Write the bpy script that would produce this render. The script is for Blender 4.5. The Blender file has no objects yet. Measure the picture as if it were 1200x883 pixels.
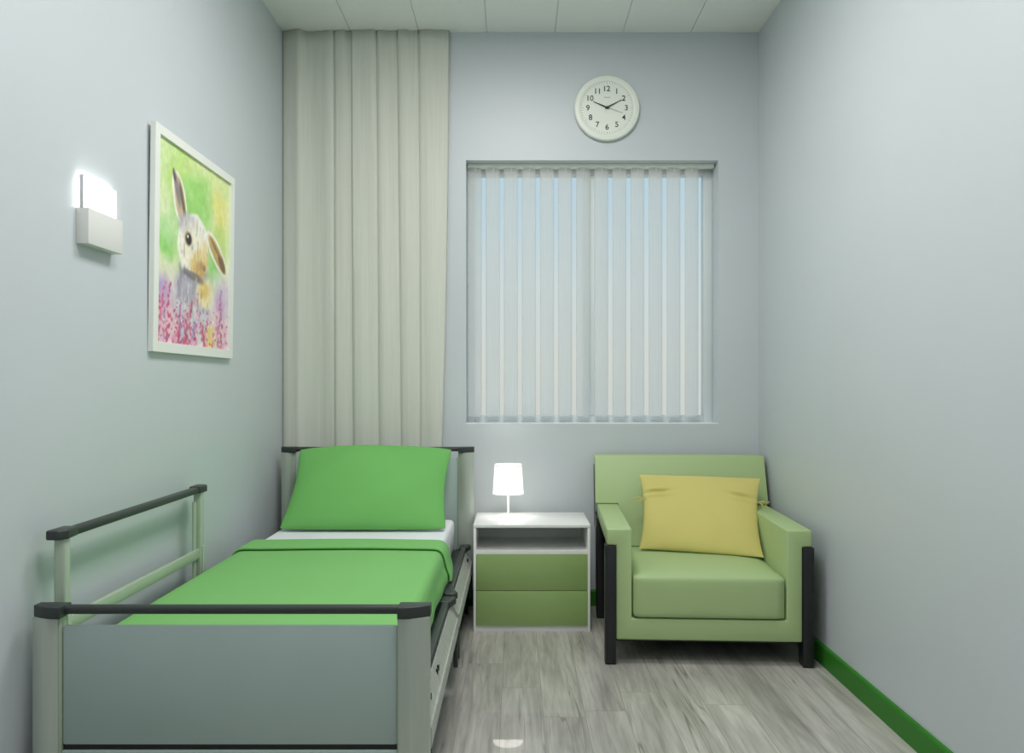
import bpy, bmesh, math, random
import numpy as np
from mathutils import Vector, Matrix
random.seed(7)
PI = math.pi
S = bpy.context.scene
C = S.collection
F = 900.0
def at(px, py, Y):
    return Vector(((px-604)*Y/F, Y, 1.135-(py-452)*Y/F))
XL, XR, YB, ZC, YF = -1.197, 1.254, 3.96, 2.957, -0.9

# ------------------------------------------------------------------ materials
def srgb(r, g, b):
    def f(c):
        c /= 255.0
        return c/12.92 if c <= .04045 else ((c+.055)/1.055)**2.4
    return (f(r), f(g), f(b), 1.0)

def mat(name, col, rough=.5, metal=0.0, spec=.5, var=.03, vscale=6.0, stretch=(1, 1, 1), bump=0.0, bscale=60.0, emit=None, estr=0.0, coat=0.0, crough=.05, bstretch=(1, 1, 1)):
    m = bpy.data.materials.new(name); m.use_nodes = True
    nt = m.node_tree; N = nt.nodes; L = nt.links
    p = N['Principled BSDF']
    tc = N.new('ShaderNodeTexCoord')
    mp = N.new('ShaderNodeMapping'); mp.inputs['Scale'].default_value = stretch
    L.new(tc.outputs['Object'], mp.inputs['Vector'])
    nz = N.new('ShaderNodeTexNoise'); nz.inputs['Scale'].default_value = vscale; nz.inputs['Detail'].default_value = 4
    L.new(mp.outputs[0], nz.inputs['Vector'])
    cr = N.new('ShaderNodeValToRGB')
    cr.color_ramp.elements[0].position = .3; cr.color_ramp.elements[1].position = .7
    cr.color_ramp.elements[0].color = tuple(c*(1-var) for c in col[:3])+(1,)
    cr.color_ramp.elements[1].color = tuple(min(1, c*(1+var)) for c in col[:3])+(1,)
    L.new(nz.outputs['Fac'], cr.inputs[0]); L.new(cr.outputs[0], p.inputs['Base Color'])
    p.inputs['Roughness'].default_value = rough; p.inputs['Metallic'].default_value = metal
    p.inputs['Specular IOR Level'].default_value = spec
    p.inputs['Coat Weight'].default_value = coat; p.inputs['Coat Roughness'].default_value = crough
    if bump:
        mp2 = N.new('ShaderNodeMapping'); mp2.inputs['Scale'].default_value = bstretch
        L.new(tc.outputs['Object'], mp2.inputs['Vector'])
        n2 = N.new('ShaderNodeTexNoise'); n2.inputs['Scale'].default_value = bscale; n2.inputs['Detail'].default_value = 5
        L.new(mp2.outputs[0], n2.inputs['Vector'])
        b = N.new('ShaderNodeBump'); b.inputs['Strength'].default_value = bump; b.inputs['Distance'].default_value = .003
        L.new(n2.outputs['Fac'], b.inputs['Height']); L.new(b.outputs[0], p.inputs['Normal'])
    if emit:
        p.inputs['Emission Color'].default_value = emit; p.inputs['Emission Strength'].default_value = estr
    return m

M = {}
M['wall'] = mat('painted_wall', (.582, .628, .655, 1), .42, var=.012, vscale=2.5, bump=.06, bscale=220)
M['ceiling'] = mat('ceiling_panel', (.86, .885, .85, 1), .6, var=.01, bump=.03, bscale=150)
M['green_skirting'] = mat('green_skirting', (.034, .20, .020, 1), .45, spec=.25, var=.04)
M['white_lacquer'] = mat('white_lacquer', (.86, .87, .85, 1), .35, var=.01)
M['white_frame'] = mat('white_frame', srgb(236, 238, 232), .4, var=.01)
M['pvc'] = mat('white_window_profile', srgb(214, 222, 224), .35, var=.01)
M['bed_metal'] = mat('satin_grey_metal', srgb(186, 194, 184), .34, metal=.35, var=.03, vscale=5, stretch=(14, 14, .6), bump=.03, bscale=40, bstretch=(10, 10, .5))
M['rail_metal'] = mat('brushed_steel_rail', srgb(190, 194, 188), .4, metal=.3, var=.10, vscale=40, bump=.05, bscale=200)
M['bed_light'] = mat('pale_coated_steel', srgb(178, 192, 172), .35, metal=.15, var=.02)
M['bed_panel'] = mat('grey_green_laminate', (.39, .485, .46, 1), .45, var=.02)
M['rubber'] = mat('charcoal_plastic', srgb(50, 56, 54), .42, var=.05)
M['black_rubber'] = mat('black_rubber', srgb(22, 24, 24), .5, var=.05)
M['sheet'] = mat('white_sheet', (.82, .85, .88, 1), .8, var=.02, bump=.1, bscale=300)
M['green_cloth'] = mat('green_bed_linen', (.19, .48, .14, 1), .75, var=.025, vscale=3, bump=.12, bscale=400)
M['green_pillow'] = mat('green_pillowcase', (.16, .47, .115, 1), .75, var=.03, vscale=3, bump=.12, bscale=400)
M['chair_green'] = mat('light_green_upholstery', (.40, .53, .25, 1), .5, var=.02, vscale=3, bump=.08, bscale=260)
M['chair_black'] = mat('black_stained_wood', srgb(26, 26, 30), .4, var=.1, stretch=(8, 8, 1))
M['yellow_cloth'] = mat('yellow_cotton', (.63, .56, .18, 1), .8, var=.03, vscale=4, bump=.12, bscale=350)
M['drawer_green'] = mat('olive_green_lacquer', (.29, .43, .155, 1), .4, var=.015)
M['clock_white'] = mat('white_clock_plastic', srgb(232, 236, 226), .4, var=.01)
M['ink'] = mat('black_ink', srgb(22, 26, 26), .5, var=.05)
M['faint_ink'] = mat('grey_ink', srgb(120, 128, 126), .5, var=.05)
M['sconce'] = mat('white_sconce_body', srgb(226, 226, 222), .45, var=.01)
M['alu'] = mat('brushed_aluminium_edge', srgb(205, 205, 208), .45, metal=0.0, var=.02)
M['lamp_white'] = mat('white_lamp_enamel', srgb(235, 235, 230), .35, var=.01)

def emis(name, col, s):
    m = bpy.data.materials.new(name); m.use_nodes = True
    nt = m.node_tree; nt.nodes.clear()
    e = nt.nodes.new('ShaderNodeEmission'); e.inputs[0].default_value = col; e.inputs[1].default_value = s
    o = nt.nodes.new('ShaderNodeOutputMaterial'); nt.links.new(e.outputs[0], o.inputs[0])
    return m
M['glow_panel'] = emis('lit_opal_panel', (1, 1, .985, 1), 8.0)
M['bulb'] = emis('lit_bulb', (1, .965, .90, 1), 62.0)
M['lamp_diffuser'] = emis('lit_opal_disc', (1, .955, .88, 1), 6.5)

def sheer(name, col, transp, transl):
    m = bpy.data.materials.new(name); m.use_nodes = True
    nt = m.node_tree; N = nt.nodes; L = nt.links; N.clear()
    o = N.new('ShaderNodeOutputMaterial')
    d = N.new('ShaderNodeBsdfDiffuse'); d.inputs[0].default_value = col
    t = N.new('ShaderNodeBsdfTranslucent'); t.inputs[0].default_value = col
    x = N.new('ShaderNodeBsdfTransparent')
    m1 = N.new('ShaderNodeMixShader'); m1.inputs[0].default_value = transl
    L.new(d.outputs[0], m1.inputs[1]); L.new(t.outputs[0], m1.inputs[2])
    m2 = N.new('ShaderNodeMixShader')
    # woven threads: the sheer lets slightly more or less light through
    tc = N.new('ShaderNodeTexCoord'); mp = N.new('ShaderNodeMapping'); mp.inputs['Scale'].default_value = (60, 60, 1)
    nz = N.new('ShaderNodeTexNoise'); nz.inputs['Scale'].default_value = 4
    L.new(tc.outputs['Object'], mp.inputs[0]); L.new(mp.outputs[0], nz.inputs['Vector'])
    mr = N.new('ShaderNodeMapRange'); mr.inputs['To Min'].default_value = transp*.9; mr.inputs['To Max'].default_value = transp*1.1
    L.new(nz.outputs['Fac'], mr.inputs[0]); L.new(mr.outputs[0], m2.inputs[0])
    L.new(m1.outputs[0], m2.inputs[1]); L.new(x.outputs[0], m2.inputs[2]); L.new(m2.outputs[0], o.inputs[0])
    return m
M['slat'] = sheer('sheer_white_slat', (.90, .91, .90, 1), .50, .60)
M['shade'] = sheer('white_lampshade_fabric', (.94, .935, .92, 1), .0, .45)

def glass():
    m = bpy.data.materials.new('thin_window_glass'); m.use_nodes = True
    nt = m.node_tree; N = nt.nodes; L = nt.links; N.clear()
    o = N.new('ShaderNodeOutputMaterial'); x = N.new('ShaderNodeBsdfTransparent'); x.inputs[0].default_value = (.96, .98, .975, 1)
    g = N.new('ShaderNodeBsdfGlossy'); g.inputs['Roughness'].default_value = .06
    f = N.new('ShaderNodeFresnel'); f.inputs[0].default_value = 1.05
    mx = N.new('ShaderNodeMixShader'); L.new(f.outputs[0], mx.inputs[0]); L.new(x.outputs[0], mx.inputs[1]); L.new(g.outputs[0], mx.inputs[2])
    L.new(mx.outputs[0], o.inputs[0]); return m
M['glass'] = glass()

def curtain_mat():
    m = mat('cream_curtain_fabric', (.64, .66, .59, 1), .8, var=.035, vscale=5, stretch=(22, 22, .5), bump=.25, bscale=14, bstretch=(30, 30, .8))
    return m
M['curtain'] = curtain_mat()

def floor_mat():
    m = bpy.data.materials.new('grey_oak_planks'); m.use_nodes = True
    nt = m.node_tree; N = nt.nodes; L = nt.links; p = N['Principled BSDF']
    tc = N.new('ShaderNodeTexCoord')
    mp = N.new('ShaderNodeMapping'); mp.inputs['Rotation'].default_value = (0, 0, PI/2); mp.inputs['Location'].default_value = (.38, .05, 0)
    L.new(tc.outputs['Object'], mp.inputs[0])
    # every row of planks is shifted by its own amount
    sx = N.new('ShaderNodeSeparateXYZ'); L.new(mp.outputs[0], sx.inputs[0])
    def mth(op, a, b=None):
        q = N.new('ShaderNodeMath'); q.operation = op
        for k, v_ in enumerate((a, b)):
            if v_ is None: continue
            if isinstance(v_, (int, float)): q.inputs[k].default_value = v_
            else: L.new(v_, q.inputs[k])
        return q.outputs[0]
    row = mth('FLOOR', mth('DIVIDE', sx.outputs['Y'], .145))
    sh_ = mth('FRACT', mth('MULTIPLY', mth('SINE', mth('MULTIPLY', row, 12.9898)), 437.58))
    cx_ = N.new('ShaderNodeCombineXYZ'); L.new(mth('ADD', sx.outputs['X'], mth('MULTIPLY', sh_, 1.25)), cx_.inputs[0]); L.new(sx.outputs['Y'], cx_.inputs[1])
    br = N.new('ShaderNodeTexBrick'); br.offset = 0; br.inputs['Scale'].default_value = 1
    br.inputs['Brick Width'].default_value = 1.25; br.inputs['Row Height'].default_value = .145
    br.inputs['Mortar Size'].default_value = .0012; br.inputs['Mortar Smooth'].default_value = .3
    br.inputs['Color1'].default_value = (.0, 0, 0, 1); br.inputs['Color2'].default_value = (1, 1, 1, 1); br.inputs['Mortar'].default_value = (.5, .5, .5, 1)
    br.inputs['Bias'].default_value = 0
    L.new(cx_.outputs[0], br.inputs['Vector'])
    # per-plank offset of the grain
    sc = N.new('ShaderNodeVectorMath'); sc.operation = 'SCALE'; sc.inputs['Scale'].default_value = 7.0
    L.new(br.outputs['Color'], sc.inputs[0])
    ad = N.new('ShaderNodeVectorMath'); ad.operation = 'ADD'
    L.new(tc.outputs['Object'], ad.inputs[0]); L.new(sc.outputs[0], ad.inputs[1])
    def noise(scale, stretch, detail, dist=0):
        q = N.new('ShaderNodeMapping'); q.inputs['Scale'].default_value = stretch
        L.new(ad.outputs[0], q.inputs[0])
        n = N.new('ShaderNodeTexNoise'); n.inputs['Scale'].default_value = scale; n.inputs['Detail'].default_value = detail
        n.inputs['Distortion'].default_value = dist; n.inputs['Roughness'].default_value = .6
        L.new(q.outputs[0], n.inputs['Vector']); return n
    a = noise(2.2, (4, .55, 1), 4, .8)      # broad clouds
    b = noise(7, (9, .6, 1), 6, .4)       # streaks
    c = noise(2.2, (7, .26, 1), 3, .45)    # dark cracks and knots
    r1 = N.new('ShaderNodeValToRGB'); e = r1.color_ramp.elements
    e[0].position = .30; e[0].color = srgb(164, 162, 154); e[1].position = .72; e[1].color = srgb(212, 209, 201)
    L.new(a.outputs['Fac'], r1.inputs[0])
    r2 = N.new('ShaderNodeValToRGB'); e = r2.color_ramp.elements
    e[0].position = .32; e[0].color = (.66, .66, .66, 1); e[1].position = .62; e[1].color = (1, 1, 1, 1)
    L.new(b.outputs['Fac'], r2.inputs[0])
    r3 = N.new('ShaderNodeValToRGB'); e = r3.color_ramp.elements
    e[0].position = .485; e[0].color = (1, 1, 1, 1); e[1].position = .515; e[1].color = (1, 1, 1, 1)
    k = r3.color_ramp.elements.new(.5); k.color = (.50, .48, .45, 1)
    L.new(c.outputs['Fac'], r3.inputs[0])
    d_ = noise(1.3, (2.2, .5, 1), 2)       # cracks only here and there
    msk = N.new('ShaderNodeMapRange'); msk.inputs['From Min'].default_value = .46; msk.inputs['From Max'].default_value = .62
    L.new(d_.outputs['Fac'], msk.inputs[0])
    def mul(x, y, f=1):
        q = N.new('ShaderNodeMix'); q.data_type = 'RGBA'; q.blend_type = 'MULTIPLY'
        if isinstance(f, (int, float)): q.inputs[0].default_value = f
        else: L.new(f, q.inputs[0])
        L.new(x, q.inputs[6]); L.new(y, q.inputs[7]); return q.outputs[2]
    o = mul(mul(r1.outputs[0], r2.outputs[0], .8), r3.outputs[0], msk.outputs[0])
    tint = N.new('ShaderNodeValToRGB'); e = tint.color_ramp.elements
    e[0].position = 0; e[0].color = (.86, .86, .86, 1); e[1].position = 1; e[1].color = (1.0, 1.0, 1.0, 1)
    L.new(br.outputs['Color'], tint.inputs[0])
    o = mul(o, tint.outputs[0])
    mo = N.new('ShaderNodeMix'); mo.data_type = 'RGBA'; L.new(br.outputs['Fac'], mo.inputs[0]); L.new(o, mo.inputs[6]); mo.inputs[7].default_value = srgb(138, 137, 128)
    L.new(mo.outputs[2], p.inputs['Base Color'])
    p.inputs['Roughness'].default_value = .5; p.inputs['Specular IOR Level'].default_value = .3
    p.inputs['Coat Weight'].default_value = .55; p.inputs['Coat Roughness'].default_value = .012; p.inputs['Coat IOR'].default_value = 1.45
    bp = N.new('ShaderNodeBump'); bp.inputs['Strength'].default_value = .1; bp.inputs['Distance'].default_value = .001
    L.new(b.outputs['Fac'], bp.inputs['Height']); L.new(bp.outputs[0], p.inputs['Normal'])
    return m
M['floor'] = floor_mat()

# ------------------------------------------------------------------ mesh helpers
def new():
    return bmesh.new()
def box(bm, x0, x1, y0, y1, z0, z1, bev=0, seg=2):
    vs = [bm.verts.new((x, y, z)) for x in (x0, x1) for y in (y0, y1) for z in (z0, z1)]
    fs = [(0, 1, 3, 2), (4, 6, 7, 5), (0, 4, 5, 1), (2, 3, 7, 6), (0, 2, 6, 4), (1, 5, 7, 3)]
    faces = [bm.faces.new([vs[i] for i in f]) for f in fs]
    if bev:
        es = list({e for f in faces for e in f.edges})
        bmesh.ops.bevel(bm, geom=es, offset=bev, segments=seg, profile=.5, affect='EDGES')
    return bm
def prism(bm, pts, axis, a0, a1, bev=0, seg=2):
    """extrude a closed 2D polygon along axis ('x','y','z')"""
    def P(p, a):
        return {'x': (a, p[0], p[1]), 'y': (p[0], a, p[1]), 'z': (p[0], p[1], a)}[axis]
    v0 = [bm.verts.new(P(p, a0)) for p in pts]; v1 = [bm.verts.new(P(p, a1)) for p in pts]
    n = len(pts); fs = [bm.faces.new(v0), bm.faces.new(v1[::-1])]
    for i in range(n):
        fs.append(bm.faces.new((v0[i], v1[i], v1[(i+1) % n], v0[(i+1) % n])))
    bmesh.ops.recalc_face_normals(bm, faces=fs)
    if bev:
        es = list({e for f in fs for e in f.edges})
        bmesh.ops.bevel(bm, geom=es, offset=bev, segments=seg, profile=.5, affect='EDGES')
    return bm
def tube(bm, pts, r, seg=12, cap=True):
    pts = [Vector(p) for p in pts]; rings = []
    for i, p in enumerate(pts):
        t = (pts[min(i+1, len(pts)-1)]-pts[max(i-1, 0)]).normalized()
        up = Vector((0, 0, 1)) if abs(t.z) < .9 else Vector((1, 0, 0))
        u = t.cross(up).normalized(); v = u.cross(t)
        rr = r[i] if isinstance(r, (list, tuple)) else r
        rings.append([bm.verts.new(p+(u*math.cos(2*PI*k/seg)+v*math.sin(2*PI*k/seg))*rr) for k in range(seg)])
    for a, b in zip(rings, rings[1:]):
        for k in range(seg):
            bm.faces.new((a[k], a[(k+1) % seg], b[(k+1) % seg], b[k]))
    if cap:
        bm.faces.new(rings[0][::-1]); bm.faces.new(rings[-1])
    return bm
def lathe(bm, prof, c=(0, 0, 0), seg=48, axis='z'):
    c = Vector(c); rings = []
    for r, h in prof:
        if r < 1e-6:
            rings.append([bm.verts.new(c+(Vector((0, 0, h)) if axis == 'z' else Vector((0, h, 0))))]); continue
        ring = []
        for k in range(seg):
            a = 2*PI*k/seg
            o = Vector((r*math.cos(a), r*math.sin(a), h)) if axis == 'z' else Vector((r*math.cos(a), h, r*math.sin(a)))
            ring.append(bm.verts.new(c+o))
        rings.append(ring)
    for a, b in zip(rings, rings[1:]):
        for k in range(seg):
            k2 = (k+1) % seg
            if len(a) == 1: bm.faces.new((a[0], b[k2], b[k]))
            elif len(b) == 1: bm.faces.new((a[k], a[k2], b[0]))
            else: bm.faces.new((a[k], a[k2], b[k2], b[k]))
    return bm
def obj(name, bm, m, parent=None, smooth=True, ang=35, solid=0, sub=0, recalc=True):
    if recalc: bmesh.ops.recalc_face_normals(bm, faces=bm.faces[:])
    me = bpy.data.meshes.new(name); bm.to_mesh(me); bm.free()
    me.materials.append(M[m] if isinstance(m, str) else m)
    if smooth:
        me.shade_smooth()
        if ang: me.set_sharp_from_angle(angle=math.radians(ang))
    o = bpy.data.objects.new(name, me); C.objects.link(o)
    if parent is not None:
        o.parent = parent
        # parts are modelled in world space: shift by the parents' location
        w = Vector((0, 0, 0)); q = parent
        while q is not None:
            w += q.location; q = q.parent
        if not parent.get('_local'): o.location = -w
    if solid:
        s = o.modifiers.new('thickness', 'SOLIDIFY'); s.thickness = solid; s.offset = 0
    if sub:
        s = o.modifiers.new('smooth', 'SUBSURF'); s.levels = sub; s.render_levels = sub
    return o
def thing(name, label, cat, loc=(0, 0, 0), rz=0, group=None, local=False):
    o = bpy.data.objects.new(name, None); C.objects.link(o)
    o.location = loc; o.rotation_euler = (0, 0, rz); o['label'] = label; o['category'] = cat
    o.empty_display_size = .05
    if group: o['group'] = group
    if local: o['_local'] = 1
    return o
def tag(o, label, cat, group=None):
    o['label'] = label; o['category'] = cat
    if group: o['group'] = group
    return o
def struct(name, bm, m, parent=None, **k):
    o = obj(name, bm, m, parent, **k)
    if parent is None: o['kind'] = 'structure'
    return o

# ------------------------------------------------------------------ room shell
WX0, WX1, WZ0, WZ1 = -.255, 1.047, .937, 2.297      # window opening
b = new(); box(b, XL-.1, XR+.1, YF-.1, YB+.25, -.1, 0); struct('floor', b, 'floor', smooth=False)
b = new()
box(b, XL-.1, XR+.1, YF-.1, YB+.25, ZC+.006, ZC+.1)
w = (XR-XL)/7
for i in range(7):
    box(b, XL+i*w+(.0018 if i else -.05), XL+(i+1)*w-(.0018 if i < 6 else -.05), YF-.05, YB, ZC, ZC+.006)
struct('ceiling', b, 'ceiling', smooth=False)
b = new(); box(b, XL-.1, XL, YF-.1, YB+.25, 0, ZC); struct('wall_left', b, 'wall', smooth=False)
b = new(); box(b, XR, XR+.1, YF-.1, YB+.25, 0, ZC); struct('wall_right', b, 'wall', smooth=False)
b = new(); box(b, XL, XR, YF-.1, YF, 0, ZC); struct('wall_front', b, 'wall', smooth=False)
b = new()
# window wall as one ring of faces around the opening (no seams)
def ring(bm, y):
    o = [bm.verts.new(p) for p in ((XL, y, 0), (XR, y, 0), (XR, y, ZC), (XL, y, ZC))]
    i = [bm.verts.new(p) for p in ((WX0, y, WZ0), (WX1, y, WZ0), (WX1, y, WZ1), (WX0, y, WZ1))]
    for k in range(4):
        bm.faces.new((o[k], o[(k+1) % 4], i[(k+1) % 4], i[k]))
    return o, i
o1, i1 = ring(b, YB); o2, i2 = ring(b, YB+.24)
for k in range(4):
    b.faces.new((i1[k], i1[(k+1) % 4], i2[(k+1) % 4], i2[k])); b.faces.new((o1[k], o1[(k+1) % 4], o2[(k+1) % 4], o2[k]))
struct('wall_back', b, 'wall', smooth=False)
# skirting with a small rounded lip
def skirt(name, axis, wallpos, s, a0, a1):
    pr = [(wallpos, 0), (wallpos+s*.013, 0), (wallpos+s*.013, .074), (wallpos+s*.009, .081), (wallpos, .083)]
    b = new(); prism(b, pr, axis, a0, a1)
    struct(name, b, 'green_skirting', smooth=False)
skirt('baseboard_right', 'y', XR, -1, YF, YB-.013)
skirt('baseboard_left', 'y', XL, 1, YF, YB-.013)
skirt('baseboard_back', 'x', YB, -1, XL, XR)

# window
b = new(); FY0, FY1 = 4.085, 4.145
fx0, fx1, fz0, fz1 = WX0, WX1, WZ0, WZ1
for (x0, x1, z0, z1) in ((fx0, fx0+.04, fz0, fz1), (fx1-.046, fx1, fz0, fz1), (fx0+.04, fx1-.046, fz0, fz0+.038), (fx0+.04, fx1-.046, fz1-.042, fz1)):
    box(b, x0, x1, FY0, FY1, z0, z1, .003)
win = struct('window_1', b, 'pvc')
b = new(); box(b, .362, .424, FY0-.004, FY1, fz0+.038, fz1-.042, .004); obj('window_mullion', b, 'pvc', win)
b = new(); box(b, fx0+.04, .362, 4.112, 4.118, fz0+.038, fz1-.042); obj('window_glass', b, 'glass', win, smooth=False)
b = new(); box(b, .424, fx1-.046, 4.112, 4.118, fz0+.038, fz1-.042); obj('window_glass', b, 'glass', win, smooth=False)
b = new(); box(b, WX0, WX1, YB+.002, FY0, WZ0, WZ0+.003); obj('window_sill', b, 'white_lacquer', win)

# vertical blind
bl = thing('vertical_blind', 'sheer white vertical blind covering the whole window', 'blind', (.39, 4.04, 2.28))
b = new(); box(b, WX0+.004, WX1-.006, 4.018, 4.06, 2.2785, 2.2965, .0015); obj('headrail', b, 'white_frame', bl)
gap_px = [566.9+21.17*i for i in range(13)]
rg = random.Random(3)
for i, g in enumerate(gap_px):
    x1 = (g-2.4-604)*4.04/F; x0 = x1-(16.4)*4.04/F
    b = new(); n = 8; a = math.radians(6+rg.uniform(-2, 2))
    cx = (x0+x1)/2; hw = (x1-x0)/2
    prev = None
    cols = []
    for k in range(n+1):
        t = -1+2*k/n
        px = cx+hw*t; py = 4.038+math.sin(a)*hw*t-.004*(1-t*t)
        top = 2.2735 + .0065*(1-abs(t)**3)
        cols.append([b.verts.new((px, py, z)) for z in (.968, .975, 1.4, 1.8, 2.2, top)])
    for c0, c1 in zip(cols, cols[1:]):
        for j in range(5): b.faces.new((c0[j], c1[j], c1[j+1], c0[j+1]))
    s = obj('slat', b, 'slat', bl, ang=0, solid=.0006)
    b = new(); box(b, cx-.006, cx+.006, 4.034, 4.040, 2.262, 2.282, .001); obj('slat_hanger', b, 'white_frame', s)

# ------------------------------------------------------------------ curtain
prof = [(330.2, .010), (338, .022), (345, .028), (350, .034), (352.5, .030), (356, .012), (364, .008), (374, .012), (384, .020), (389.3, .022), (390.8, .013), (392.2, .024),
        (398, .028), (403, .026), (405.5, .012), (409.6, .012), (411, .010), (412.8, .026), (424, .030), (436, .027), (439.5, .022), (441, .012), (442.7, .022), (450, .026), (453, .018), (463.5, .016),
        (465, .010), (466.8, .024), (476, .028), (480, .020), (488.8, .020), (490, .013), (491.8, .024), (504, .028), (518, .027), (524, .022), (526, .012)]
def warp(px, t):      # t = 0 at the ceiling, 1 level with the headboard, keeps going below
    xs = [332, 351, 391, 411, 441, 465, 490, 526]; d = [0, -1, 1, 2.3, 2.5, 4.5, 2.5, -8.0]
    k = np.interp(px, xs, d)
    s = t if px < 500 else t**2.0
    return px+k*min(s, 1.25)
fine = []
for (xa, da), (xb, db) in zip(prof, prof[1:]):
    m_ = max(1, int((xb-xa)/2.5))
    for k in range(m_):
        u = k/m_; u2 = u*u*(3-2*u)
        fine.append((xa+(xb-xa)*u, da+(db-da)*u2))
fine.append(prof[-1])
b = new(); cols = []
NZ = 40
for (px, d) in fine:
    col = []
    for j in range(NZ+1):
        z = ZC-.001-(ZC-.04)*j/NZ
        t = (ZC-z)/(ZC-.835)
        q = warp(px, t)
        dd = d*(1+.12*math.sin(px*.21+z*1.3))
        col.append(b.verts.new(((q-604)*3.93/F, YB-.004-dd, z)))
    cols.append(col)
for c0, c1 in zip(cols, cols[1:]):
    for j in range(NZ): b.faces.new((c0[j], c0[j+1], c1[j+1], c1[j]))
tag(obj('curtain', b, 'curtain', ang=60, solid=.0015), 'cream floor-length curtain hanging in flat pleats behind the bed head', 'curtain')

# ------------------------------------------------------------------ wall clock
cc = Vector((.470, YB, 2.559))
ck = thing('wall_clock', 'round white wall clock above the window showing about ten past ten', 'clock', cc)
b = new(); lathe(b, [(0, -.001), (.160, -.001), (.1675, -.008), (.1685, -.018), (.1665, -.023), (.163, -.0265), (.150, -.0285), (.140, -.0285), (.1365, -.0270), (.1360, -.024), (0, -.024)], cc, 96, 'y')
obj('clock_case', b, 'clock_white', ck)
b = new()
lathe(b, [(.1360, -.0245), (.1368, -.0252), (.1376, -.0245)], cc, 96, 'y')
b.free()
b = new(); lathe(b, [(0, -.0248), (.1355, -.0248), (.1355, -.0241)], cc, 96, 'y')
dial = obj('dial', b, 'clock_white', ck)
yd = YB-.0250
def text_bm(txt, size, cx, cz, y):
    cu = bpy.data.curves.new('t', 'FONT'); cu.body = txt; cu.size = size; cu.align_x = 'CENTER'; cu.align_y = 'CENTER'; cu.extrude = .0002; cu.offset = .0005
    o = bpy.data.objects.new('t', cu); C.objects.link(o)
    dg = bpy.context.evaluated_depsgraph_get(); me = bpy.data.meshes.new_from_object(o.evaluated_get(dg))
    xs = [v.co.x for v in me.vertices]; ys = [v.co.y for v in me.vertices]
    mx, my = (min(xs)+max(xs))/2, (min(ys)+max(ys))/2
    me.transform(Matrix.Translation((cx, y, cz)) @ Matrix.Rotation(PI/2, 4, 'X') @ Matrix.Translation((-mx, -my, 0)))
    bpy.data.objects.remove(o); bpy.data.curves.remove(cu); return me
b = new()
for h in range(1, 13):
    a = math.radians(30*h); me = text_bm(str(h), .039, cc.x+0.0985*math.sin(a), cc.z+0.0985*math.cos(a), yd)
    b = new(); b.from_mesh(me); bpy.data.meshes.remove(me)
    obj('numeral', b, 'ink', dial, smooth=False, recalc=False)
b = new()
for k in range(60):
    a = math.radians(6*k); r0, r1 = (.122, .133) if k % 5 == 0 else (.126, .133)
    w_ = .0008
    d = Vector((math.sin(a), 0, math.cos(a))); n_ = Vector((math.cos(a), 0, -math.sin(a)))
    vs = [b.verts.new(Vector((cc.x, yd-.0001, cc.z))+d*r+n_*s*w_) for r, s in ((r0, -1), (r0, 1), (r1, 1), (r1, -1))]
    b.faces.new(vs)
obj('minute_marks', b, 'faint_ink', dial, smooth=False)
b = new()
for k in range(6):
    x = cc.x-.016+k*.0055; box(b, x, x+.0040, yd-.0003, yd, cc.z+.0515, cc.z+.0545)
obj('maker_mark', b, 'faint_ink', dial, smooth=False)
def hand(name, deg, ln, w0, w1, tail, y, m):
    a = math.radians(deg); d = Vector((math.sin(a), 0, math.cos(a))); n_ = Vector((math.cos(a), 0, -math.sin(a)))
    b = new(); o = Vector((cc.x, y, cc.z))
    pts = [o-d*tail-n_*w0*.7, o-d*tail+n_*w0*.7, o+n_*w0, o+d*ln*.97+n_*w1, o+d*ln, o+d*ln*.97-n_*w1, o-n_*w0]
    v0 = [b.verts.new(p) for p in pts]; v1 = [b.verts.new(p+Vector((0, -.0008, 0))) for p in pts]
    b.faces.new(v0); b.faces.new(v1[::-1])
    for i in range(len(pts)): b.faces.new((v0[i], v0[(i+1) % 7], v1[(i+1) % 7], v1[i]))
    return obj(name, b, m, ck, smooth=False)
hand('hour_hand', 293.6, .078, .0045, .0015, .012, yd-.002, 'ink')
hand('minute_hand', 61.5, .086, .0040, .0013, .012, yd-.004, 'ink')
hand('second_hand', 109.4, .084, .0010, .0007, .018, yd-.006, 'faint_ink')
b = new(); lathe(b, [(.0065, 0), (.0065, -.008), (.004, -.009), (0, -.009)], (cc.x, yd, cc.z), 24, 'y'); obj('hub', b, 'ink', ck)

# ------------------------------------------------------------------ wall sconce
sc = thing('wall_sconce', 'square white wall lamp with lit upper panel, left of the rabbit picture', 'wall lamp', (XL, 2.183, 1.57))
b = new(); box(b, XL, XL+.034, 2.092, 2.275, 1.523, 1.621, .0012); obj('lamp_housing', b, 'sconce', sc)
b = new(); box(b, XL+.012, XL+.0165, 2.097, 2.271, 1.621, 1.709, .0005); obj('lit_panel', b, 'glow_panel', sc)['label'] = 'glowing white panel'
b = new(); box(b, XL+.0095, XL+.019, 2.0915, 2.0965, 1.621, 1.711, .0005); obj('edge_strip', b, 'alu', sc)

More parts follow.
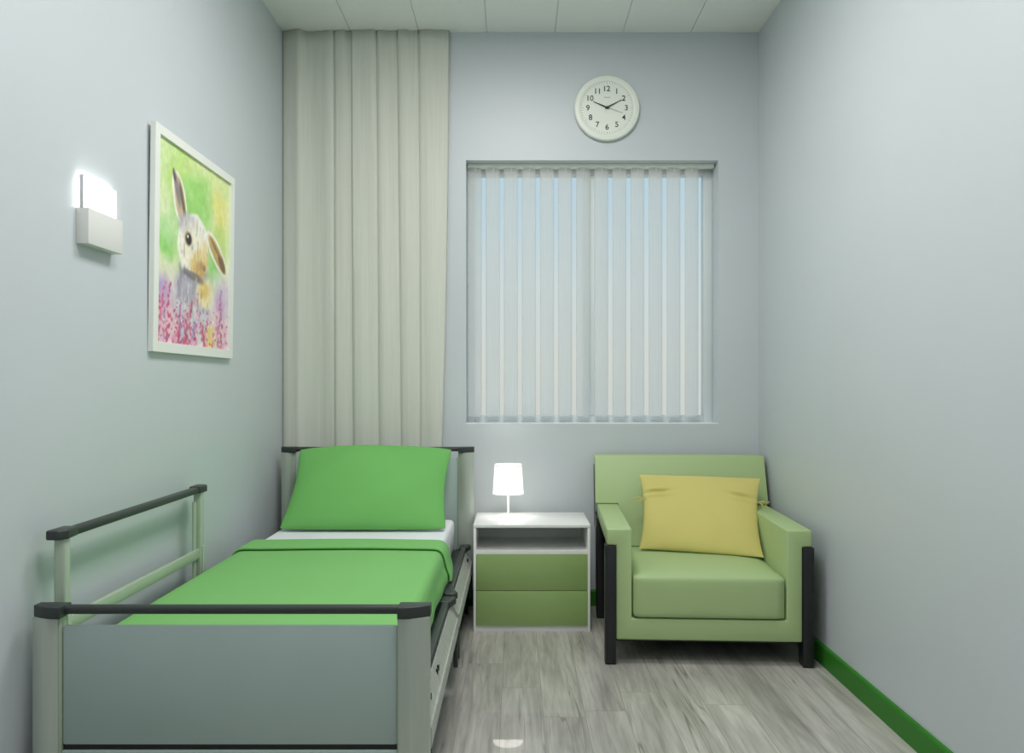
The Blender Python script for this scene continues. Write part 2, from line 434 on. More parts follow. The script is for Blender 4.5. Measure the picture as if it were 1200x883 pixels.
# ------------------------------------------------------------------ framed picture (watercolour of a rabbit in flowers)
pc = thing('framed_picture', 'white-framed watercolour of a rabbit among pink flowers on the left wall', 'picture', (XL+.001, 2.85, 1.247), local=True)
pc.rotation_euler = (0, math.radians(.75), 0)       # the top leans out a little, local x = off the wall, y along it, z up
PW, PH = .352, .750
ft, fw, fb = .017, .035, .030
b = new()
def frame_prof(bm):
    o = [(-PW, 0), (PW, 0), (PW, PH), (-PW, PH)]; i = [(-PW+fw, fb+.004), (PW-fw, fb+.004), (PW-fw, PH-fb), (-PW+fw, PH-fb)]
    L0 = [bm.verts.new((0, y, z)) for y, z in o]; L1 = [bm.verts.new((ft, y, z)) for y, z in o]
    L2 = [bm.verts.new((ft, y, z)) for y, z in i]; L3 = [bm.verts.new((.007, y, z)) for y, z in i]
    for k in range(4):
        q = (k+1) % 4
        bm.faces.new((L0[k], L0[q], L1[q], L1[k])); bm.faces.new((L1[k], L1[q], L2[q], L2[k])); bm.faces.new((L2[k], L2[q], L3[q], L3[k]))
    bm.faces.new(L0)
frame_prof(b); obj('frame', b, 'white_frame', pc, smooth=False)

def painting():
    W, H = 170, 200
    u, v = np.meshgrid(np.linspace(0, 1, W), np.linspace(0, 1, H))
    rs = np.random.RandomState(5)
    def vn(f, seed, fy=None):
        fy = fy or f
        r = np.random.RandomState(seed).rand(int(fy)+3, int(f)+3)
        x = u*f; y = v*fy; xi = x.astype(int); yi = y.astype(int); a = x-xi; c = y-yi
        a = a*a*(3-2*a); c = c*c*(3-2*c)
        return (r[yi, xi]*(1-a)+r[yi, xi+1]*a)*(1-c)+(r[yi+1, xi]*(1-a)+r[yi+1, xi+1]*a)*c
    n1 = vn(5, 1); n2 = vn(12, 2); n3 = vn(30, 3); n4 = vn(70, 4)
    col = np.zeros((H, W, 3))
    def c3(r, g, bb): return np.array([r, g, bb], float)/255
    col[:] = c3(220, 234, 176)
    def blend(mask, c, k=1.0):
        nonlocal col
        m_ = np.clip(mask, 0, 1)[..., None]*k
        col = col*(1-m_)+c*m_
    def ell(cx, cy, rx, ry, rot=0, soft=.15, wob=.25):
        a = math.radians(rot); dx = (u-cx); dy = (v-cy)*1.07
        x = (dx*math.cos(a)+dy*math.sin(a))/rx; y = (-dx*math.sin(a)+dy*math.cos(a))/ry
        d = np.sqrt(x*x+y*y)+(n2-.5)*wob
        return np.clip((1-d)/soft+.5, 0, 1)
    # washes
    blend(ell(.1, .92, .5, .25, 0, 1, .5), c3(186, 222, 120))
    blend(ell(.75, .95, .35, .2, 0, 1, .5), c3(222, 236, 160))
    blend(ell(.50, .76, .20, .16, 20, .8, .6), c3(140, 212, 96), .8)
    blend(ell(.30, .62, .14, .2, 0, .9, .6), c3(150, 212, 104), .8)
    blend(ell(.12, .53, .13, .10, 0, .6, .7), c3(132, 208, 96), .85)
    blend(ell(.78, .45, .10, .16, 0, .8, .6), c3(126, 204, 96), .8)
    blend(ell(.88, .78, .15, .12, -40, .8, .5), c3(238, 224, 100), .7)
    blend(ell(.9, .62, .15, .1, 0, .9, .6), c3(196, 224, 120), .8)
    low = np.clip((.44-v+(n1-.5)*.16)/.16, 0, 1)
    blend(low, c3(236, 222, 226), .9)
    blend(ell(.05, .24, .15, .10, 0, .8, .7), c3(168, 140, 204), .8)
    blend(ell(.93, .27, .13, .13, 0, .8, .7), c3(190, 156, 208), .8)
    blend(ell(.85, .10, .2, .12, 0, .8, .6), c3(232, 190, 206), .8)
    blend(ell(.20, .10, .3, .14, 0, .8, .6), c3(236, 178, 200), .8)
    blend(ell(.72, .04, .08, .09, 0, .7, .4), c3(238, 206, 120), .9)
    blend(np.clip((n1-.62)*5, 0, 1), c3(246, 250, 232), .35)
    # rabbit: chest, head, ears
    blend(ell(.44, .22, .25, .19, 8, .25, .35), c3(208, 202, 212))
    blend(ell(.40, .30, .16, .1, 0, .5, .5), c3(164, 158, 178), .7)
    blend(ell(.63, .30, .12, .09, 0, .3, .3), c3(242, 224, 176))
    blend(ell(.62, .31, .07, .05, 0, .5, .3), c3(232, 200, 112))
    blend(ell(.46, .40, .20, .06, 0, .5, .4), c3(128, 126, 142), .6)
    blend(ell(.80, .545, .185, .070, -33, .12, .1), c3(250, 246, 232))      # drooping ear
    blend(ell(.81, .540, .165, .050, -33, .2, .15), c3(196, 160, 88))
    blend(ell(.88, .50, .075, .030, -38, .4, .2), c3(112, 82, 56))
    blend(ell(.78, .575, .09, .014, -33, .6, .2), c3(110, 84, 62), .7)
    blend(ell(.265, .745, .078, .150, 24, .1, .1), c3(250, 246, 238))       # upright ear
    blend(ell(.270, .745, .058, .135, 24, .2, .15), c3(204, 178, 132))
    blend(ell(.235, .790, .026, .090, 24, .5, .2), c3(126, 116, 128), .9)
    blend(ell(.310, .730, .018, .120, 24, .5, .2), c3(96, 78, 66), .9)
    blend(ell(.195, .850, .014, .035, 24, .5, .2), c3(70, 60, 66), .9)
    blend(ell(.45, .545, .215, .165, 18, .10, .12), c3(250, 246, 238))      # head
    blend(ell(.36, .635, .10, .055, 10, .6, .5), c3(176, 170, 184), .8)
    blend(ell(.44, .52, .16, .12, 18, .8, .5), c3(244, 234, 206), .8)
    blend(ell(.53, .445, .125, .085, 25, .4, .4), c3(226, 192, 116), .95)
    blend(ell(.56, .42, .07, .05, 25, .6, .5), c3(196, 150, 84), .8)
    blend(ell(.60, .53, .06, .06, 0, .6, .5), c3(238, 214, 150), .8)
    blend(ell(.44, .375, .14, .022, -6, .6, .4), c3(104, 96, 106), .8)
    blend(ell(.61, .435, .022, .018, 0, .5, .3), c3(150, 104, 84), .9)
    # fur strokes
    st = vn(60, 9, 25); fur = np.maximum(ell(.45, .5, .22, .19, 18, .3, .2), ell(.44, .22, .25, .2, 8, .3, .3))
    blend(fur*np.clip((st-.66)*5, 0, 1), c3(120, 112, 122), .45)
    blend(fur*np.clip((.28-st)*5, 0, 1), c3(255, 252, 246), .5)
    # eye
    blend(ell(.385, .560, .050, .042, 0, .3, 0), c3(150, 120, 80), .8)
    blend(ell(.390, .560, .036, .032, 0, .25, 0), c3(26, 20, 22))
    blend(ell(.378, .572, .011, .010, 0, .3, 0), c3(240, 240, 240))
    # flower spikes: little strokes climbing leaning stems
    for k in range(34):
        x0 = rs.uniform(0, 1); y0 = rs.uniform(-.04, .02); ln = rs.uniform(.14, .36); lean = rs.uniform(-.10, .12)
        if .3 < x0 < .7: ln *= .85
        base = [c3(214, 84, 128), c3(196, 60, 96), c3(226, 132, 172), c3(176, 120, 190), c3(232, 150, 178)][rs.randint(5)]
        n = int(ln/.024)
        for j in range(n):
            t = j/n; cx = x0+lean*t+rs.uniform(-.018, .018)*(1-.5*t); cy = y0+ln*t
            blend(ell(cx+rs.uniform(-.012, .012), cy+rs.uniform(-.01, .01), rs.uniform(.012, .024)*(1.1-.5*t), rs.uniform(.008, .013), rs.uniform(20, 80)*(1 if j % 2 else -1), .8, .3), base*rs.uniform(.85, 1.1), .8)
        for j in range(3):
            blend(ell(x0+lean*rs.rand(), y0+ln*rs.rand(), .006, .006, 0, .6, 0), c3(168, 40, 78), .8)
    for k in range(60):
        blend(ell(rs.rand(), rs.uniform(0, .16), .009, .008, rs.uniform(0, 90), .6, 0), [c3(190, 40, 80), c3(250, 240, 244), c3(160, 90, 150)][rs.randint(3)], .8)
    col = col*.90+np.array([.97, .98, .93])*.10     # thin watercolour on white paper
    col = np.clip(col*(1+(n3-.5)[..., None]*.06+(n4-.5)[..., None]*.05), 0, 1)
    lin = np.where(col <= .04045, col/12.92, ((col+.055)/1.055)**2.4)
    return W, H, u, v, lin
W_, H_, U_, V_, LIN = painting()
me = bpy.data.meshes.new('print')
y0_, y1_, z0_, z1_ = -PW+fw, PW-fw, fb+.004, PH-fb
co = np.stack([np.full(U_.size, .008), y0_+(y1_-y0_)*U_.ravel(), z0_+(z1_-z0_)*V_.ravel()], 1)
idx = np.arange(W_*H_).reshape(H_, W_)
quads = np.stack([idx[:-1, :-1].ravel(), idx[:-1, 1:].ravel(), idx[1:, 1:].ravel(), idx[1:, :-1].ravel()], 1)
me.from_pydata(co.tolist(), [], quads.tolist())
ca = me.color_attributes.new('paint', 'FLOAT_COLOR', 'POINT')
ca.data.foreach_set('color', np.concatenate([LIN.reshape(-1, 3), np.ones((W_*H_, 1))], 1).ravel())
mp_ = bpy.data.materials.new('watercolour_print'); mp_.use_nodes = True
at_ = mp_.node_tree.nodes.new('ShaderNodeAttribute'); at_.attribute_name = 'paint'
mp_.node_tree.links.new(at_.outputs['Color'], mp_.node_tree.nodes['Principled BSDF'].inputs['Base Color'])
mp_.node_tree.nodes['Principled BSDF'].inputs['Roughness'].default_value = .5
me.materials.append(mp_)
pr_ = bpy.data.objects.new('print', me); C.objects.link(pr_); pr_.parent = pc
pr_['label'] = 'watercolour of a white and tan rabbit, one ear up, over pink flower spikes'

# ------------------------------------------------------------------ hospital bed
BX0, BX1 = -1.160, -.206
bed = thing('hospital_bed', 'grey adjustable hospital bed with dark rails standing against the left wall', 'bed', (-.683, 2.83, 0))
def post(name, x0, x1, y0, y1, z0, z1, par):
    b = new()
    n = 10; pts = []
    # D-shaped plan: front bulges slightly
    for k in range(n+1):
        t = k/n; pts.append((x0+(x1-x0)*t, y0-.010*math.sin(PI*t)))
    pts += [(x1, y1), (x0, y1)]
    prism(b, pts, 'z', z0, z1); return obj(name, b, 'bed_metal', par, ang=30)
def endboard(kind, Y, z_top, z_pan0, outward):
    # dark grip rail with swollen end caps on top of two posts, laminate panel between
    y0, y1 = Y, Y+.034
    pz = z_top-.030
    p1 = post(kind+'_post', BX0+.002, BX0+.062, y0, y1, .13, pz, bed)
    p2 = post(kind+'_post', BX1-.074, BX1-.001, y0, y1, .13, pz, bed)
    for p, xx in ((p1, BX0+.062), (p2, BX1-.074)):
        b = new(); box(b, xx-.002 if p is p1 else xx-.004, xx+.004 if p is p1 else xx+.002, y0+.004, y1-.002, .135, pz-.004, .001)
        obj('edge_trim', b, 'bed_light', p)
    b = new(); box(b, BX0+.066, BX1-.078, y0+.010, y1-.008, z_pan0, z_top-.053, .007); obj(kind+'_panel', b, 'bed_panel', bed)
    b = new(); box(b, BX0+.066, BX1-.078, y0+.008, y1-.006, z_pan0-.055, z_pan0-.012, .003); obj(kind+'_crossbar', b, 'bed_panel', bed)
    b = new(); box(b, BX0+.066, BX1-.078, y0+.016, y1-.010, z_pan0-.014, z_pan0+.002); obj(kind+'_gap_shade', b, 'black_rubber', bed)  # black strip added to put the dark of the gap under the panel
    b = new(); tube(b, [(BX0+.06, Y+.016, z_top-.0145), (BX1-.07, Y+.016, z_top-.0145)], .0115, 20); r = obj(kind+'_rail', b, 'rubber', bed)
    for s in (0, 1):
        x0, x1 = (BX0-.002, BX0+.074) if s == 0 else (BX1-.076, BX1+.001)
        b = new(); pts = []
        for k in range(13):
            t = k/12
            # bulging front edge, tapered toward the outer end
            q_ = t if s == 0 else 1-t      # 0 at the outer end, 1 at the inner
            yy = y0+.010-.024*math.sin(PI/2*min(1, q_*1.15))
            pts.append((x0+(x1-x0)*t, yy))
        pts += [(x1, y1+.004), (x0, y1+.004)]
        prism(b, pts, 'z', z_top-.031, z_top-.003, .002, 2); obj('end_cap', b, 'rubber', r)
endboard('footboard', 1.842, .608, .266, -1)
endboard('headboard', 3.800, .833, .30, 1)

# side beams, deck, mechanism, wheels
b = new(); box(b, -1.112, -1.085, 1.876, 3.80, .262, .326, .003); box(b, -.297, -.266, 1.876, 3.80, .262, .326, .003); obj('side_beams', b, 'rubber', bed)
b = new(); box(b, -1.085, -.297, 1.90, 3.79, .300, .322, .002)
for k in range(9): box(b, -1.08, -.305, 1.95+k*.21, 1.99+k*.21, .285, .300)
obj('mattress_deck', b, 'rubber', bed)
b = new()
box(b, -1.02, -.97, 2.0, 3.7, .16, .20, .003); box(b, -.41, -.36, 2.0, 3.7, .16, .20, .003)
for (ya, yb) in ((2.1, 2.5), (3.6, 3.2)):
    for x in (-.995, -.385): tube(b, [(x, ya, .18), (x, yb, .29)], .014, 10)
box(b, -1.0, -.38, 2.48, 2.52, .27, .30, .002); box(b, -1.0, -.38, 3.18, 3.22, .27, .30, .002)
tube(b, [(-.68, 2.3, .2), (-.68, 2.9, .25)], .028, 14)
box(b, -1.03, -.35, 2.0, 2.05, .16, .2, .003); box(b, -1.03, -.35, 3.65, 3.7, .16, .2, .003)
obj('lift_mechanism', b, 'rubber', bed)
for x in (BX0+.032, BX1-.038):
    for y in (1.860, 3.817):
        b = new(); tube(b, [(x, y, .10), (x, y, .135)], .012, 12); box(b, x-.016, x-.011, y-.02, y+.02, .045, .105, .002); box(b, x+.011, x+.016, y-.02, y+.02, .045, .105, .002); box(b, x-.016, x+.016, y-.018, y+.018, .098, .106, .002)
        c_ = obj('castor', b, 'rubber', bed)
        b = new(); prof_ = [(0, -.009), (.036, -.009), (.041, -.005), (.041, .005), (.036, .009), (0, .009)]
        rings = []
        for r_, h in prof_:
            rings.append([b.verts.new((x+h, y+r_*math.cos(2*PI*k/28), .041+r_*math.sin(2*PI*k/28))) for k in range(28)] if r_ > 0 else [b.verts.new((x+h, y, .041))])
        for a_, c2 in zip(rings, rings[1:]):
            for k in range(28):
                q = (k+1) % 28
                if len(a_) == 1: b.faces.new((a_[0], c2[k], c2[q]))
                elif len(c2) == 1: b.faces.new((a_[k], c2[0], a_[q]))
                else: b.faces.new((a_[k], c2[k], c2[q], a_[q]))
        obj('wheel', b, 'black_rubber', c_)

# raised guard rail on the wall side (foot half)
def grip(par, x, y0, y1, z, wcap=.024):
    b = new(); box(b, x-.016, x+.016, y0+.05, y1-.05, z-.022, z, .008, 3); o = obj('grip_bar', b, 'rubber', par)
    for (a, c, s) in ((y0, y0+.075, 1), (y1-.075, y1, -1)):
        b = new(); n = 8; pts = []
        tip, root = (a, c) if s == 1 else (c, a)
        pts = [(x-wcap*.85, root), (x-wcap, tip+s*.012), (x-wcap*.9, tip), (x+wcap*.35, tip), (x+wcap, tip+s*.022), (x+wcap*.75, root)]
        prism(b, pts, 'z', z-.021, z+.003, .004, 3); obj('end_cap', b, 'rubber', o)
    return o
lx = -1.140
b = new(); box(b, lx-.006, lx+.010, 1.93, 2.775, .514, .549, .004)
gr = obj('raised_side_rail', b, 'bed_light', bed)
grip(gr, lx, 1.898, 2.805, .772)
for y in (1.930, 2.762):
    b = new(); box(b, lx-.014, lx+.016, y-.013, y+.013, .30, .754, .006, 3); box(b, lx+.0155, lx+.021, y-.009, y+.009, .31, .56, .002)
    obj('rail_post', b, 'bed_light', gr)
b = new(); tube(b, [(lx-.004, 2.735, .30), (lx-.004, 2.735, .72)], .007, 10); obj('guide_rod', b, 'bed_light', gr)
b = new(); box(b, lx-.012, lx+.026, 1.91, 2.79, .262, .312, .003); obj('rail_bracket', b, 'rubber', gr)

# lowered guard rails on the room side
rx = -.228
for (ya, yb, nm) in ((1.885, 2.805, 'near'), (2.835, 3.72, 'far')):
    # sloped channel: light inner ledge falling to an outer lip
    b = new()
    pr = [(rx-.012, .336), (rx-.016, .330), (rx+.004, .276), (rx+.004, .238), (rx+.019, .236), (rx+.0215, .240), (rx+.0215, .288), (rx+.0195, .292), (rx+.016, .287), (rx-.008, .337)]
    prism(b, pr, 'y', ya+.01, yb-.012, .001, 1)
    rl = obj('lowered_side_rail', b, 'rail_metal', bed)
    b = new(); box(b, rx-.034, rx-.008, ya+.05, yb-.05, .346, .364, .006, 3); g = obj('grip_bar', b, 'rubber', rl)
    for (tip, root, s) in ((ya, ya+.075, 1), (yb, yb-.075, -1)):
        b = new(); prism(b, [(rx-.040, root), (rx-.040, tip+s*.012), (rx-.030, tip), (rx+.004, tip), (rx+.014, tip+s*.020), (rx-.004, root)], 'z', .342, .366, .004, 3); obj('end_cap', b, 'rubber', g)
    for y in (ya+.03, yb-.028):
        b = new(); box(b, rx-.022, rx-.004, y-.012, y+.012, .20, .342, .004, 2); obj('rail_post', b, 'bed_light', rl)
        b = new(); box(b, rx+.004, rx+.020, y-.006, y+.010, .115, .236, .003, 2)
        box(b, rx-.062, rx+.018, y-.006, y+.006, .19, .205, .002); obj('swing_arm', b, 'rubber', rl)
    for y in ((ya+.125, ya+.33) if nm == 'near' else (yb-.125,)):
        for d in (-.020, .010):
            b = new(); zc = .311; xc = rx+.0040
            box(b, xc-.003, xc+.0028, y+d, y+d+.010, zc-.011, zc+.011)
            obj('slot', b, 'black_rubber', rl, smooth=False)
    b = new(); box(b, -.262, rx-.03, (ya+yb)/2-.03, (ya+yb)/2+.03, .27, .31, .003); obj('rail_bracket', b, 'rubber', rl)

# mattress
MX0, MX1 = -1.082, -.300
b = new(); box(b, MX0, MX1, 1.905, 3.775, .325, .478, .022, 5)
tag(obj('mattress', b, 'sheet', ang=50), 'mattress in a white fitted sheet lying on the hospital bed', 'mattress')

# blanket
def catmull(pts, n=6):
    out = []
    P = [np.array(p, float) for p in pts]; P = [2*P[0]-P[1]]+P+[2*P[-1]-P[-2]]
    for i in range(1, len(P)-2):
        for k in range(n):
            t = k/n
            out.append(.5*((2*P[i])+(-P[i-1]+P[i+1])*t+(2*P[i-1]-5*P[i]+4*P[i+1]-P[i+2])*t*t+(-P[i-1]+3*P[i]-3*P[i+1]+P[i+2])*t**3))
    out.append(P[-2]); return out
def section(lift, y):
    e = lift
    wob = .003*math.sin(y*9)+.002*math.sin(y*23+1)
    return catmull([(-1.098-e, .40), (-1.098-e, .445), (-1.092-e*.8, .474+e*.4), (-1.070, .4855+e), (-1.0, .4865+e), (-.85, .4875+e), (-.6, .488+e), (-.42, .4865+e),
                    (-.325, .4855+e), (-.300+e*.4, .480+e*.9), (-.287+e*.8, .462+e*.5), (-.279+e+wob*.3, .425), (-.271+e+wob, .395), (-.269+e+wob, .371)], 5)
b = new()
# running: foot end -> head end (lower layer), round the fold, back over itself as the flap
path = [(y, 0.0) for y in np.linspace(1.92, 3.150, 60)]+[(3.162, .002), (3.168, .007), (3.163, .012), (3.150, .0145)]+[(y, .0145) for y in np.linspace(3.135, 3.012, 8)]+[(3.004, .0140), (3.000, .0115), (3.003, .0075)]
rows = []
for (y, e) in path:
    row = []
    for (x, z) in section(e, y):
        # the turned-back hem hangs slightly nearer the foot on the drop
        drop = max(0, .47-z)
        yy = y - (drop*.10 if e >= .0075 and y < 3.14 else 0)
        row.append(b.verts.new((x, yy, z+.0012*math.sin(x*7+y*4))))
    rows.append(row)
for r0, r1 in zip(rows, rows[1:]):
    for k in range(len(r0)-1): b.faces.new((r0[k], r0[k+1], r1[k+1], r1[k]))
tag(obj('blanket', b, 'green_cloth', ang=0, solid=.005), 'smooth green blanket with its top edge folded back over the bed', 'blanket')

# ------------------------------------------------------------------ pillows
def pillow(name, corners, T, cu_, cv_, m, label, cat, back=.6, N_=44, wr=None, bul=0.0, side=1, ears=.03):
    """corners BL, BR, TR, TL; cu_ = how far the sides draw in, cv_ = top/bottom; bulge toward the room"""
    BL, BR, TR, TL = [Vector(c) for c in corners]
    nrm = (BR-BL).cross(TL-BL).normalized()
    if nrm.y > 0: nrm = -nrm
    b = new()
    def P(u, v, s):
        fu = 1-cu_*(1-(2*v-1)**2)**.9; fv = 1-cv_*(1-(2*u-1)**2)
        a = .5+(u-.5)*fu; c = .5+(v-.5)*fv
        k = (abs(2*u-1)**6)*(abs(2*v-1)**6)*ears
        a = .5+(a-.5)*(1-k); c = .5+(c-.5)*(1-k)
        p = BL.lerp(BR, a).lerp(TL.lerp(TR, a), c)
        su = max(0, 1-(2*u-1)**2); sv = max(0, 1-(2*v-1)**2)
        t = T*(su*sv)**.48*(1-.25*(2*u-1)**2*(2*v-1)**2)
        p = p+Vector((0, 0, 1))*bul*su*max(0, 2*v-1)
        off = t*s if s > 0 else t*s*back
        if wr and s > 0: off += wr(u, v)*(su*sv)**.3
        return p+nrm*off
    g = {}
    def par(k):   # denser near the seam
        t = k/N_; return .5-.5*math.cos(PI*t)
    for s in (1, -1):
        for i in range(N_+1):
            for j in range(N_+1):
                edge = i in (0, N_) or j in (0, N_)
                if s == -1 and edge: g[s, i, j] = g[1, i, j]; continue
                g[s, i, j] = b.verts.new(P(par(i), par(j), s))
    for s in (1, -1):
        for i in range(N_):
            for j in range(N_):
                b.faces.new((g[s, i, j], g[s, i+1, j], g[s, i+1, j+1], g[s, i, j+1]))
    return tag(obj(name, b, m, ang=0), label, cat)
def gw(u, v):
    return .004*math.sin(u*9+v*5)+.003*math.sin(u*17-v*13)
pil = pillow('pillow', [(-1.066, 3.435, .490), (-.302, 3.435, .490), (-.300, 3.742, .826), (-1.058, 3.742, .826)], .088, .078, .0, 'green_pillow',
             'large green pillow propped upright against the headboard', 'pillow', back=.30, wr=gw, bul=.010, ears=.030)

# ------------------------------------------------------------------ nightstand
NX0, NX1, NY0, NY1, NH = -.193, .344, 3.53, 3.878, .494
ns = thing('nightstand', 'white nightstand with open shelf and two olive drawers between bed and armchair', 'nightstand', ((NX0+NX1)/2, (NY0+NY1)/2, 0))
b = new()
th = .012
box(b, NX0, NX0+th, NY0, NY1, 0, NH-.014, .0008); box(b, NX1-th, NX1, NY0, NY1, 0, NH-.014, .0008)
box(b, NX0+th, NX1-th, NY0+.006, NY1-.006, .358, .372); box(b, NX0+th, NX1-th, NY1-.014, NY1-.004, .02, NH-.014)
box(b, NX0+th, NX1-th, NY0+.05, NY1-.014, .018, .026)
carc = obj('carcass', b, 'white_lacquer', ns)
b = new(); box(b, NX0-.0005, NX1+.0005, NY0-.001, NY1, NH-.014, NH, .001); obj('top_panel', b, 'white_lacquer', ns)
b = new(); box(b, NX0+th, NX1-th, NY0+.012, NY0+.026, 0, .028); obj('plinth', b, 'white_lacquer', ns)
for z0, z1 in ((.192, .3565), (.030, .1895)):
    b = new(); box(b, NX0+th+.0015, NX1-th-.0015, NY0+.0005, NY0+.020, z0, z1, .001)
    d = obj('drawer', b, 'drawer_green', ns); d['label'] = 'olive green drawer front'
    b = new()
    x0, x1, y1 = NX0+th+.012, NX1-th-.012, NY1-.04
    box(b, x0, x0+.010, NY0+.02, y1, z0+.01, z1-.03); box(b, x1-.010, x1, NY0+.02, y1, z0+.01, z1-.03); box(b, x0+.01, x1-.01, NY0+.02, y1, z0+.01, z0+.016); box(b, x0+.01, x1-.01, y1-.01, y1, z0+.016, z1-.03)
    obj('drawer_box', b, 'white_lacquer', d)

# ------------------------------------------------------------------ table lamp
LX, LY = -.0355, 3.755
tl = thing('table_lamp', 'small lit table lamp with white tapered shade on the nightstand', 'lamp', (LX, LY, NH))
b = new(); lathe(b, [(0, NH), (.046, NH), (.047, NH+.003), (.044, NH+.006), (.012, NH+.009), (.006, NH+.012), (0, NH+.012)], (LX, LY, 0), 48); obj('base', b, 'lamp_white', tl)
b = new(); tube(b, [(LX, LY, NH+.010), (LX, LY, .640)], .0055, 16); obj('stem', b, 'lamp_white', tl)
b = new(); lathe(b, [(.075, .605), (.0752, .606), (.0664, .747), (.066, .748), (.0645, .748), (.0735, .605), (.075, .605)], (LX, LY, 0), 64)
sh = obj('lamp_shade', b, 'shade', tl, ang=50)
b = new(); lathe(b, [(.0062, .6085), (.0735, .6085), (.0735, .6105), (.0062, .6105), (.0062, .6085)], (LX, LY, 0), 64); obj('diffuser', b, 'lamp_diffuser', tl)
for z, r in ((.606, .0757), (.7465, .0669)):
    b = new(); tube(b, [(LX+r*math.cos(a), LY+r*math.sin(a), z) for a in np.linspace(0, 2*PI, 65)], .0010, 6, cap=False); obj('shade_ring', b, 'faint_ink', sh)
b = new(); tube(b, [(LX, LY, .636), (LX, LY, .655)], .012, 16); obj('socket', b, 'lamp_white', tl)
b = new(); lathe(b, [(0, .653), (.012, .655), (.02, .668), (.023, .682), (.019, .697), (.010, .705), (0, .707)], (LX, LY, 0), 24); obj('bulb', b, 'bulb', tl)

# ------------------------------------------------------------------ armchair
ch = thing('armchair', 'light green armchair with black wooden legs standing in the right corner', 'armchair', (.781, 3.10, 0), math.radians(-2.8), local=True)
b = new()
prof_ = [(-.372, .102), (.372, .102), (.372, .485), (.410, .485), (.410, .553), (.309, .553), (.309, .188), (-.309, .188), (-.309, .553), (-.410, .553), (-.410, .485), (-.372, .485)]
prism(b, prof_, 'y', 0, .715, .007, 3)
obj('upholstered_body', b, 'chair_green', ch, ang=40)
# back: wide slanted slab above the arms
def Bprism(pts, x0, x1, bev):
    b = new(); prism(b, pts, 'x', x0, x1, bev, 3); return b
b = new()
prism(b, [(-.3085, .36), (.3085, .36), (.3085, .555), (.419, .555), (.419, .785), (-.419, .785), (-.419, .555), (-.3085, .555)], 'y', .652, .725, .005, 3)
for v in b.verts: v.co.y += (v.co.z-.555)*.374
obj('backrest', b, 'chair_green', ch, ang=40)
b = new(); box(b, -.3085, .3085, .585, .66, .19, .362, .003); obj('back_frame', b, 'chair_green', ch)
# seat cushion with soft crown
b = new(); nx, ny = 24, 20
def se(t, p=5.0): return (1-abs(2*t-1)**p)
bm_ = b
x0, x1, y0, y1, z0, z1 = -.305, .305, -.006, .572, .190, .364
box(b, x0, x1, y0, y1, z0, z1)
bmesh.ops.subdivide_edges(b, edges=b.edges[:], cuts=15, use_grid_fill=True)
R_ = .018
for v in b.verts:
    p = v.co.copy()
    q = Vector((min(max(p.x, x0+R_), x1-R_), min(max(p.y, y0+R_), y1-R_), min(max(p.z, z0+R_), z1-R_)))
    d = p-q
    if d.length > 1e-6: p = q+d.normalized()*R_
    tx = (p.x-x0)/(x1-x0); ty = (p.y-y0)/(y1-y0)
    if p.z > z1-.03: p.z += .016*se(tx, 4)*se(ty, 4)
    if p.y < y0+.02: p.y -= .004*se(tx, 4)*se((p.z-z0)/(z1-z0), 3)
    v.co = p
obj('seat_cushion', b, 'chair_green', ch, ang=70)
for s in (-1, 1):
    xa, xb = sorted((s*.373, s*.417))
    b = new()
    # front leg: straight, chamfered foot
    prism(b, [(-.006, .012), (.002, 0), (.046, 0), (.056, .012), (.056, .4845), (-.006, .4845)], 'x', xa, xb, .004, 2)
    obj('front_leg', b, 'chair_black', ch, ang=40)
    b = new()
    xa, xb = sorted((s*.373, s*.4165))
    prism(b, [(.618, 0), (.668, 0), (.716, .25), (.716, .4845), (.655, .4845), (.648, .25)], 'x', xa, xb, .004, 2)
    xa, xb = sorted((s*.4195, s*.4225))
    prism(b, [(.690, .50), (.738, .50), (.800, .735), (.760, .735)], 'x', xa, xb, .001, 1)
    xa, xb = sorted((s*.4105, s*.4225))
    prism(b, [(.655, .44), (.716, .44), (.738, .503), (.690, .503)], 'x', xa, xb, .001, 1)
    obj('rear_leg', b, 'chair_black', ch, ang=40)
b = new(); box(b, -.372, .372, .04, .70, .085, .102, .002); obj('under_frame', b, 'chair_black', ch)

# yellow cushion
def yw(u, v):
    o = .003*math.sin(u*8+v*4)
    for (cu0, cv0, sg) in ((.12, .73, 1), (.86, .71, -1)):
        du = (u-cu0); dv = v-cv0-.25*sg*du*abs(du)*3 - (.10*du*sg if sg < 0 else 0)
        env = math.exp(-(du/.11)**2)
        o += 2.9*(-.0055*env*math.exp(-(dv/.016)**2)+.0045*env*math.exp(-((dv-.045)/.022)**2)+.003*env*math.exp(-((dv+.04)/.022)**2))
    return o
cor = [(.566, 3.515, .388), (1.092, 3.375, .378), (1.178, 3.690, .688), (.600, 3.722, .703)]
cush = pillow('throw_cushion', cor, .055, .075, .008, 'yellow_cloth', 'pale yellow throw cushion with side ties leaning on the armchair back', 'cushion', back=.35, N_=96, wr=yw, ears=.0)
def tie(pts_list, par):
    b = new()
    for pts in pts_list: tube(b, [Vector(p) for p in catmull3(pts)], .0020, 6)
    return obj('tie', b, 'yellow_cloth', par)
def catmull3(pts): return catmull(pts, 6)
A = Vector((.602, 3.628, .603)); B_ = Vector((1.128, 3.560, .592))
def loops(o, s):
    f = lambda dx, dy, dz: (o.x+s*dx, o.y+dy, o.z+dz)
    return [[f(-.012, .0, .0), f(.004, -.012, .004), f(.018, -.014, .004), f(.030, -.01, -.004), f(.026, -.01, -.016), f(.012, -.014, -.006), f(.002, -.012, .0)],
            [f(.0, -.012, .002), f(.010, -.014, -.012), f(.018, -.012, -.026), f(.016, -.012, -.042)],
            [f(.0, -.012, .003), f(.018, -.014, .008), f(.036, -.010, .002), f(.048, -.006, .004)]]
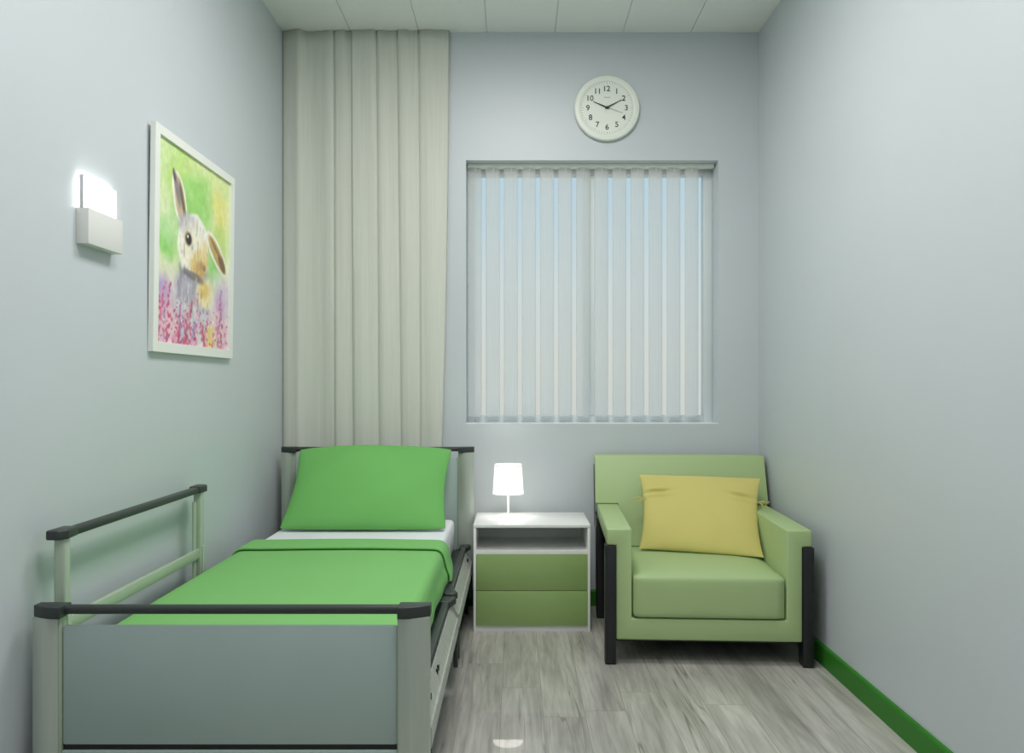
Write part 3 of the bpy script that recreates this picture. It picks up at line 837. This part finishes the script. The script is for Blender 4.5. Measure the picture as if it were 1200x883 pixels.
tie(loops(A, -1), cush); tie(loops(B_, 1), cush)

# ------------------------------------------------------------------ lights
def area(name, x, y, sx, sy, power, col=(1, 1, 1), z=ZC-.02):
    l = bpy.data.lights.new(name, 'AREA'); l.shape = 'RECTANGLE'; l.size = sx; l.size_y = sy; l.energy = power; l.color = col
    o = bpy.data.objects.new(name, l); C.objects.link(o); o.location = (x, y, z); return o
area('ceiling_area_light', .03, 2.56, .6, .6, 25, (1, .985, .965))
area('ceiling_area_light', .03, 1.35, .6, .6, 22, (1, .985, .965))
area('ceiling_area_light', .03, -.30, .6, .6, 9, (1, .985, .965))  # unseen fill light added behind the camera to brighten the footboard front

w = bpy.data.worlds.new('sky'); S.world = w; w.use_nodes = True
nt = w.node_tree; N = nt.nodes; L = nt.links
bg = N['Background']; tc = N.new('ShaderNodeTexCoord'); sp = N.new('ShaderNodeSeparateXYZ'); L.new(tc.outputs['Generated'], sp.inputs[0])
mr = N.new('ShaderNodeMapRange'); mr.inputs['From Min'].default_value = -.05; mr.inputs['From Max'].default_value = .45; L.new(sp.outputs['Z'], mr.inputs[0])
cr = N.new('ShaderNodeValToRGB'); L.new(mr.outputs[0], cr.inputs[0])
e = cr.color_ramp.elements; e[0].position = 0; e[0].color = srgb(214, 213, 208); e[1].position = 1; e[1].color = srgb(140, 188, 220)
for p_, c_ in ((.18, srgb(217, 219, 214)), (.36, srgb(212, 221, 223)), (.62, srgb(190, 214, 228))):
    k = e.new(p_); k.color = c_
L.new(cr.outputs[0], bg.inputs[0]); bg.inputs[1].default_value = 1.0

# ------------------------------------------------------------------ camera
cam = bpy.data.cameras.new('camera'); co_ = bpy.data.objects.new('camera', cam); C.objects.link(co_)
co_.location = (0, 0, 1.135); co_.rotation_euler = (PI/2, 0, 0)
cam.sensor_width = 36; cam.sensor_fit = 'HORIZONTAL'; cam.lens = 27.0; cam.shift_x = -4/1200; cam.shift_y = 10.5/1200; cam.clip_start = .05
S.camera = co_
for o in S.objects:
    if '_local' in o: del o['_local']
vs = S.view_settings; vs.view_transform = 'Standard'; vs.look = 'None'; vs.gamma = 1; vs.use_curve_mapping = False; vs.exposure = 0
